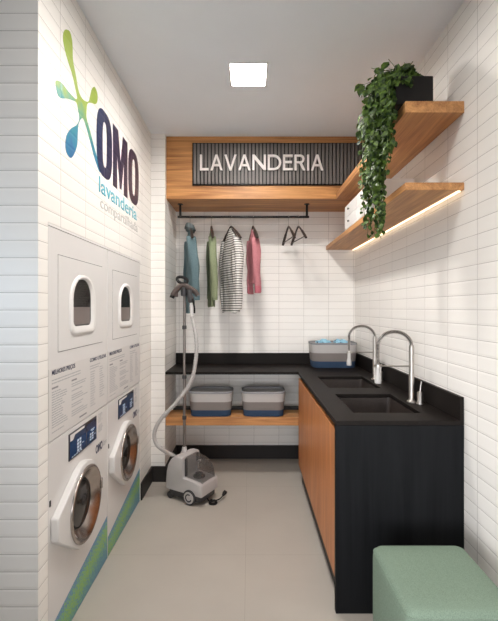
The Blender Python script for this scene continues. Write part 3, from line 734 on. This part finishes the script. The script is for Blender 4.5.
def garment(name, cat, x, th, mat, label, length, half, thick, sl_len, seed, sleeve_r=.05, trim=None, flare=.02, collar=None, near_fwd=0.0):
    """origin on the hanger shoulders' peak; local Y runs along the hanger, local X is front/back"""
    t = thing(name, label, cat, (x, RY, RZ-.100), R(th), 'garments on the clothes rail')
    n=56; rings=[]; rows=34
    rnd=random.Random(seed); off=rnd.uniform(0,50)
    for i in range(rows+1):
        k=i/rows; ring=[]
        w_=half*(1+flare*k) ; b_=thick*(.25+.75*min(1,k*5)**.7)
        for j in range(n):
            a=2*PI*j/n; c,s=math.cos(a),math.sin(a)
            u=w_*math.copysign(abs(c)**.8,c); v=b_*math.copysign(abs(s)**.9,s)
            fold = (.55*noise.noise(Vector((u*14+off, s*1.5, k*1.4)))+.35*noise.noise(Vector((u*30, s*2+off, k*2.5))))*min(1,k*2.2)
            v += fold*thick*1.0*(1 if abs(s)>.1 else .5)
            u += .018*noise.noise(Vector((off, s*2, k*3)))*k
            drop=.135*(abs(u)/half)**1.2*(1-k)**2
            z=-length*k - drop + .012*noise.noise(Vector((u*9+off,s,3)))*k
            ring.append((v,u,z))
        rings.append(ring)
    # turned-in hem
    last=rings[-1]; rings.append([(v*.9,u*.985,z+.004) for v,u,z in last]); rings.append([(v*.85,u*.97,z+.06) for v,u,z in last])
    MB().loft(rings, True, True).build('body', mat, t, angle=80)
    for sgn in (-1,1):
        m_=14; pts=[]; rr=[]; rings=[]
        for i in range(m_+1):
            k=i/m_
            y=sgn*(half*.86+ .060*math.sin(min(1,k*2.2)*PI/2) - .035*k); z=-.10-.045*min(1,k*3)-sl_len*k
            x_=(near_fwd if sgn<0 else 0)*k + .012*noise.noise(Vector((off+sgn*7,k*3,0)))
            r_=sleeve_r*(1.0-.35*k)*(1 if k>.06 else .85)
            ring=[]
            for q in range(20):
                a=2*PI*q/20
                f=1+.22*noise.noise(Vector((math.cos(a)*1.6+off,math.sin(a)*1.6,k*4+sgn*5)))
                ring.append((x_+r_*1.0*f*math.cos(a), y+r_*.75*f*math.sin(a), z))
            rings.append(ring)
        end=rings[-1]; cxm=sum(p[0] for p in end)/20; cym=sum(p[1] for p in end)/20
        rings.append([(cxm+(a-cxm)*.8, cym+(b-cym)*.8, c+.03) for a,b,c in end])
        s_=MB().loft(rings,True,True).build('sleeve', mat, t, angle=80)
        if trim:
            e0=rings[m_-2]; mx=sum(p[0] for p in e0)/20; my=sum(p[1] for p in e0)/20
            band=[]
            for g,zz in ((1.10,-.0),(1.12,-.02),(1.12,-.05),(1.05,-.055)):
                band.append([(mx+(a-mx)*g*.92, my+(b-my)*g*.92, e0[0][2]+zz) for a,b,c in e0])
            MB().loft(band,True,True).build('cuff', trim, s_, angle=80)
    if collar:
        cr=[]
        for z,rx,ry in ((-.03,.040,.075),(.0,.038,.068),(.022,.034,.060),(.030,.036,.062),(.005,.045,.075),(-.012,.050,.085)):
            cr.append([(rx*math.cos(2*PI*q/24), ry*math.sin(2*PI*q/24), z - .012*math.cos(2*PI*q/24)) for q in range(24)])
        MB().loft(cr,True,False).build('collar', collar, t, angle=80)
    return t
m_teal=fabric('teal grey shirt', (0.095,0.15,0.17),(0.13,0.19,0.205),300)
m_tealc=fabric('grey collar', (0.10,0.12,0.125),(0.14,0.16,0.165),300)
m_sage=fabric('sage green shirt', (0.185,0.215,0.125),(0.24,0.27,0.165),300)
m_pink=fabric('dusty pink sweater', (0.40,0.145,0.165),(0.49,0.20,0.215),300)
m_pinkc=fabric('deeper pink cuff', (0.42,0.11,0.14),(0.50,0.15,0.18),300)
def stripes():
    m, nt, b = newmat('black and white striped jersey')
    tc=nt.nodes.new('ShaderNodeTexCoord'); sp=nt.nodes.new('ShaderNodeSeparateXYZ'); L(nt,tc.outputs['Object'],sp.inputs[0])
    md=nt.nodes.new('ShaderNodeMath'); md.operation='PINGPONG'; md.inputs[1].default_value=.0105; L(nt,sp.outputs['Z'],md.inputs[0])
    r=nt.nodes.new('ShaderNodeValToRGB'); e=r.color_ramp.elements; r.color_ramp.interpolation='CONSTANT'
    dv=nt.nodes.new('ShaderNodeMath'); dv.operation='DIVIDE'; dv.inputs[1].default_value=.0105; L(nt,md.outputs[0],dv.inputs[0])
    e[0].position=0; e[0].color=(.035,.03,.028,1); e[1].position=.36; e[1].color=(.66,.63,.60,1)
    L(nt,dv.outputs[0],r.inputs[0]); L(nt,r.outputs[0],b.inputs['Base Color']); b.inputs['Roughness'].default_value=.9
    return m
m_str=stripes()
hanger(-.525, 14, 'dark hanger holding the teal shirt at the left end of the rail')
hanger(-.335, 9, 'dark hanger holding the sage green shirt')
hanger(-.160, 26, 'dark hanger holding the black and white striped shirt')
hanger(.036, 10, 'dark hanger holding the pink sweater')
hanger(.352, 9, 'empty dark hanger, left one of the two empty ones')
hanger(.440, 11, 'empty dark hanger nearest the right end of the rail')
garment('shirt','shirt',-.525,14,m_teal,'teal shirt with grey collar hanging left on the rail behind the steamer head',.76,.165,.030,.50,1,.046,collar=m_tealc,near_fwd=.035)
garment('shirt','shirt',-.335,9,m_sage,'sage green long-sleeved shirt hanging edge-on from the rail',.70,.160,.026,.50,2,.036,trim=m_sage,near_fwd=.02)
garment('shirt','shirt',-.160,26,m_str,'black and white striped long-sleeved shirt hanging on the rail',.75,.155,.040,.58,3,.042)
garment('sweater','sweater',.036,10,m_pink,'pink sweater hanging on the rail beside the striped shirt',.49,.115,.030,.44,4,.040,trim=m_pinkc,near_fwd=.015)

# ------------------------------------------------------------------ garment steamer
st = thing('garment_steamer', 'white and grey upright garment steamer on the floor in front of the niche', 'garment steamer', (-.437, 3.07, 0), R(-30))
m_shell=plain('pale grey steamer shell', (0.47,0.44,0.43), .35, var=.01)
m_dgrey=plain('dark grey plastic', (0.035,0.034,0.037), .45)
m_tgrey=plain('taupe grey plastic', (0.085,0.062,0.055), .5)
prof_top=[(-.163,.075),(-.166,.13),(-.160,.20),(-.145,.255),(-.120,.295),(-.090,.318),(-.058,.328),(-.030,.328),(-.012,.322),(-.008,.30),(-.006,.190),(.0,.180),(.06,.176),(.135,.168),(.155,.158),(.163,.140),(.165,.075)]
xs=prof_top
rings=[]
for w_,ins in ((-.108,.022),(-.104,.010),(-.092,.002),(-.07,0),(.07,0),(.092,.002),(.104,.010),(.108,.022)):
    ring=[]
    for (s,z) in prof_top:
        ring.append((s*(1.03-ins*1.6), w_, .07+(z-.07)*(1.03-ins*2.2)))
    rings.append(ring)
MB().loft(rings,True,True).build('shell', m_shell, st, angle=50)
mb=MB(); poly=rrect(.160,.104,.05,6)
MB().loft([[(a*.97,b*.97,.030) for a,b in poly],[(a,b,.036) for a,b in poly],[(a*1.015,b*1.015,.076) for a,b in poly]]).build('base', m_dgrey, st)
def wheel(s, w_, r, big):
    side=-1 if w_<0 else 1
    M=Matrix.Translation((s,w_,r)) @ Matrix.Rotation(R(90*(1 if side<0 else -1)),4,'X')
    o=MB().lathe([(r*.6,-.012),(r,-.010),(r,.010),(r*.86,.014)], M, 32).build('wheel', m_dgrey, st)
    if big:
        MB().lathe([(r*.80,.0135),(r*.76,.0165),(r*.2,.0165)], M, 32).build('hub_ring', m_shell, o)
        arc=[M@Vector((r*.46*math.cos(R(a)), r*.46*math.sin(R(a)), .0165)) for a in range(60,341,20)]
        MB().tube(arc, .0050, 6).build('hub_mark', m_dgrey, o)
for w_ in (-.106,.106): wheel(.062, w_, .055, True); wheel(-.135, w_*.85, .026, False)
# smoked water tank on the front deck
tk=[(-.004,.195),(-.006,.325),(.02,.322),(.07,.312),(.115,.288),(.143,.252),(.155,.205),(.157,.165)]
gl=glass('smoked clear tank', (0.10,0.09,0.085), .04, 0.0, .55)
tk_h=[(s,z) for s,z in tk]
rings=[]
for (s,z) in tk_h[1:]:
    hw_=.080
    rings.append([(s,-hw_,z-.016),(s,-hw_*.93,z-.004),(s,-hw_*.75,z),(s,0,z+.002),(s,hw_*.75,z),(s,hw_*.93,z-.004),(s,hw_,z-.016)])
tank=MB().loft(rings,False,False,closed=False)
for sgn in (-1,1):
    side=[(s,sgn*.080,z-.016) for s,z in tk_h[1:]]+[(.157,sgn*.080,.160),(.06,sgn*.080,.178),(-.004,sgn*.080,.186)]
    tank.add(side,[tuple(range(len(side)))])
tko=tank.build('water_tank', gl, st, normals=False)
MB().box(-.006,.006,-.083,-.060,.185,.318).build('tank_post', m_dgrey, tko, bevel=.003)
MB().box(-.006,.006,.060,.083,.185,.318).build('tank_post', m_dgrey, tko, bevel=.003)
MB().lathe([(.045,.178),(.045,.186),(.030,.190),(.028,.205),(.001,.207)], Matrix.Translation((.075,-.01,0)), 24).build('tank_cap', m_dgrey, tko)
MB().tube([(.025,.03,.18),(.03,.03,.27),(.06,.025,.285)], .010, 10).build('inlet_pipe', m_shell, tko)
# pole
MB().lathe([(.030,.318),(.028,.330),(.020,.345),(.018,.37),(.0165,.372)], Matrix.Translation((-.075,0,0)), 20).build('pole_socket', m_shell, st)
mb=MB().lathe([(.0115,.36),(.0115,.92)], Matrix.Translation((-.075,0,0)), 14).lathe([(.0105,.90),(.0105,1.62)], Matrix.Translation((-.075,0,0)), 14)
pole=mb.build('pole', plain('dull steel pole', (.23,.205,.19), .38, metal=.8), st)
for z in (.60,.915,1.30): MB().lathe([(.016,z-.014),(.017,z-.010),(.017,z+.010),(.014,z+.014)], Matrix.Translation((-.075,0,0)), 16).build('pole_clip', m_dgrey, pole)
Rz=Matrix.Rotation(R(30),4,'Z')
def W2(x,y,z):       # world point to steamer-local
    v=Rz @ Vector((x+.437,y-3.07,0)); return (v.x,v.y,z)
px_,py_=(Matrix.Rotation(R(-30),4,'Z')@Vector((-.075,0,0))).xy; px_-=.437; py_+=3.07
# hanger bracket spreading left and right, with loop on top
mb=MB().tube(catmull([W2(px_-.088,py_-.03,1.532),W2(px_-.075,py_-.03,1.560),W2(px_-.04,py_-.03,1.605),W2(px_,py_-.03,1.625),W2(px_+.05,py_-.03,1.60),W2(px_+.09,py_-.03,1.572),W2(px_+.108,py_-.03,1.545)],4), [.018]*3+[.025]*18+[.022]*4, 10, flat=.8)
br=mb.build('garment_bracket', m_tgrey, st)
MB().tube(catmull([W2(px_-.092,py_-.03,1.528),W2(px_-.082,py_-.03,1.550),W2(px_-.066,py_-.03,1.572)],4), .0185, 10).build('grip_pad', m_black, br)
MB().tube([W2(px_-.055,py_-.03,1.590),W2(px_-.055,py_-.03,1.535)], .012, 10).build('peg', m_tgrey, br)
MB().lathe([(.001,1.54),(.024,1.545),(.027,1.60),(.022,1.635),(.001,1.64)], Matrix.Translation(W2(px_+.0,py_-.02,0)), 18).build('pole_head', m_dgrey, st)
loop=[W2(px_-.012+.034*math.cos(R(a))*1.15, py_-.03+.01*math.sin(R(a)), 1.664+.024*math.sin(R(a))+.010*math.cos(R(a))*-1) for a in range(-60,301,15)]
MB().tube(catmull(loop+[loop[0]],2), .0115, 8, False).build('hook_loop', m_black, st)
# steam head and hose
sh=MB().tube(catmull([W2(px_+.045,py_-.055,1.585),W2(px_+.05,py_-.06,1.555),W2(px_+.058,py_-.06,1.52),W2(px_+.062,py_-.06,1.49)],4), [.020]*6+[.024]*5+[.018]*2, 14).build('steam_head', m_dgrey, st)
MB().tube(catmull([W2(px_+.060,py_-.06,1.50),W2(px_+.066,py_-.06,1.45),W2(px_+.070,py_-.06,1.38)],4), [.012]*3+[.016]*4+[.013]*2, 14).build('handle', plain('white handle', (.75,.73,.71), .35), sh)
MB().tube(catmull([W2(px_+.075,py_-.085,1.52),W2(px_+.088,py_-.085,1.46),W2(px_+.090,py_-.085,1.41)],4), .007, 8).build('trigger', m_black, sh)
HD=3.02
hp=[(194.0,318),(196.3,340.5),(195.6,361),(191,381),(178.5,400),(161,419),(154.6,432),(155.7,442.7),(162.9,450)]
hpts=[W2((x-249)/400*HD, HD, 1.45-(y-308)/400*HD) for x,y in hp]
hpts=[W2(px_+.070,py_-.06,1.385)]+hpts[1:]+[(-.135,-.03,.29),(-.11,-.03,.265)]
path=catmull(hpts,22); 
MB().tube(path,[.0150 if i%3 else .0132 for i in range(len(path))],12).build('steam_hose', plain('pale grey hose', (0.45,0.43,0.415), .45), st)
MB().lathe([(.024,-.012),(.022,.012),(.017,.022)], Matrix.Translation((-.128,-.03,.286)) @ Matrix.Rotation(R(-35),4,'Y'), 16).build('hose_socket', m_dgrey, st)
# wound power cord with plug
cpts=[(.150,-.02,.045),(.172,-.02,.02)]
for k in range(0, 60):
    a=2*PI*k/18; r_=.030-.0001*k; cpts.append((.200+r_*math.cos(a+2.6), -.005+r_*math.sin(a+2.6), .006+.0045*(k//18)))
cpts += [(.222,.03,.02),(.226,.06,.022),(.228,.085,.03)]
cord=MB().tube(catmull(cpts,3), .0048, 7).build('power_cord', m_black, st)
MB().tube([(.228,.082,.029),(.230,.102,.042),(.231,.115,.050)], [.008,.016,.014], 12).build('plug', m_black, cord)

# ------------------------------------------------------------------ trailing plant
pl=thing('potted_plant', 'trailing green plant in a square black pot on the upper oak shelf', 'plant', (.82, 2.01, 2.4325))
MB().loft([[(a-.021,b,z) for a,b in rrect(h+.02,h,.008,3)] for h,z in ((.070,0),(.075,.004),(.075,.139),(.073,.141),(.068,.139),(.066,.115))]).build('pot', m_black, pl)
MB().loft([[(a-.021,b,z) for a,b in rrect(.086,.066,.008,3)] for z in (.1155,.120)]).build('soil', plain('potting soil', (.03,.02,.013), .95, bump=.5), pl)
def leaf_mat():
    m, nt, b = newmat('green leaf'); tc=nt.nodes.new('ShaderNodeTexCoord')
    n=nt.nodes.new('ShaderNodeTexNoise'); n.inputs['Scale'].default_value=55; n.inputs['Detail'].default_value=1; L(nt,tc.outputs['Object'],n.inputs['Vector'])
    r=nt.nodes.new('ShaderNodeValToRGB'); e=r.color_ramp.elements; e[0].position=.32; e[0].color=(.006,.020,.006,1); e[1].position=.72; e[1].color=(.095,.160,.024,1)
    L(nt,n.outputs['Fac'],r.inputs[0]); L(nt,r.outputs[0],b.inputs['Base Color']); b.inputs['Roughness'].default_value=.5; b.inputs['Specular IOR Level'].default_value=.22
    return m
m_leaf=leaf_mat()
rnd=random.Random(21)
def add_leaf(mb, p, d, nrm, size):
    d=d.normalized(); sd=d.cross(nrm).normalized(); up=sd.cross(d)
    w_=size*.40
    P_=[p, p+d*size*.28+sd*w_*.82+up*size*.07, p+d*size*.58+sd*w_*.85+up*size*.05, p+d*size-up*size*.12, p+d*size*.58-sd*w_*.85+up*size*.05, p+d*size*.28-sd*w_*.82+up*size*.07, p+d*size*.30, p+d*size*.62]
    mb.add(P_, [(0,1,6),(1,2,7,6),(2,3,7),(3,4,7),(4,5,6,7),(5,0,6)])
def vine(pts, s0, s1, dens, spread):
    pts=catmull([Vector(p) for p in pts],10); mb=MB().tube(pts,.0016,4)
    ln=0
    for i in range(len(pts)-1):
        a,b=pts[i],pts[i+1]; seg=(b-a).length; nl=seg*dens
        cnt=int(nl)+(1 if rnd.random()<nl%1 else 0)
        for _ in range(cnt):
            p=a.lerp(b,rnd.random()); k=i/len(pts)
            th=rnd.uniform(0,2*PI)
            out=Vector((math.cos(th),math.sin(th),rnd.uniform(-.9,.25)))
            if out.x>0.2: out.x*=.35
            size=(s0*(1-k)+s1*k)*rnd.uniform(.75,1.25)
            pet=p+out.normalized()*spread*rnd.uniform(.3,1)
            nrm=Vector((-.4,-.6,.55))+Vector((rnd.uniform(-.7,.7),rnd.uniform(-.7,.7),rnd.uniform(-.5,.5)))
            add_leaf(mb,pet,(out+Vector((0,0,-.9))),nrm,size)
    o=mb.build('vine', m_leaf, pl, merge=False, normals=False, angle=70); return o
# local frame: origin at pot base; shelf edge lies at x = -0.078
for i in range(56):
    q=i/55
    y=rnd.uniform(-.11,.31); xo=-.125-rnd.random()*.10
    if y>.2: xo=-.11-rnd.random()*.06
    crest=rnd.uniform(.06,.185)
    root=(rnd.uniform(-.095,-.03), rnd.uniform(-.05,.05), .12)
    full=rnd.random()
    end=rnd.uniform(-.44,-.02) if full<.72 else rnd.uniform(-.63,-.42)
    if end<-.36: xo=max(xo,-.17); y=max(.02,min(y,.24))
    if i>=46:
        y=rnd.uniform(-.14,-.03); xo=rnd.uniform(-.175,-.135); end=rnd.uniform(-.32,-.06); crest=rnd.uniform(.05,.12)
    mid=(xo*.62, y*.45, max(crest+.03,.165))
    pts=[root,(root[0]-.02,root[1],.165),mid,(xo,y,crest)]
    n=4
    for k in range(1,n+1):
        z=crest+(end-crest)*k/n
        pts.append((min(xo+rnd.uniform(-.012,.012),-.112), y+rnd.uniform(-.018,.018), z))
    vine(pts,.052,.030,58,.016)
for i in range(13):
    r0=(rnd.uniform(-.06,.055),rnd.uniform(.0,.055),.12); a=rnd.uniform(0,2*PI); s=rnd.uniform(.02,.055)
    hgt=rnd.uniform(.18,.275)
    tip=(max(-.09,min(.075,r0[0]+s*math.cos(a))), max(-.01, r0[1]+s*math.sin(a)), hgt)
    vine([r0,(r0[0],r0[1],(.12+hgt)/2+.02),tip],.060,.062,110,.014)
for tip in ((-.20,.02,.235),(-.13,-.03,.25),(-.235,.10,.19),(-.17,.08,.215)):
    vine([(-.04,0,.12),(-.06,0,.19),tip],.045,.058,60,.014)
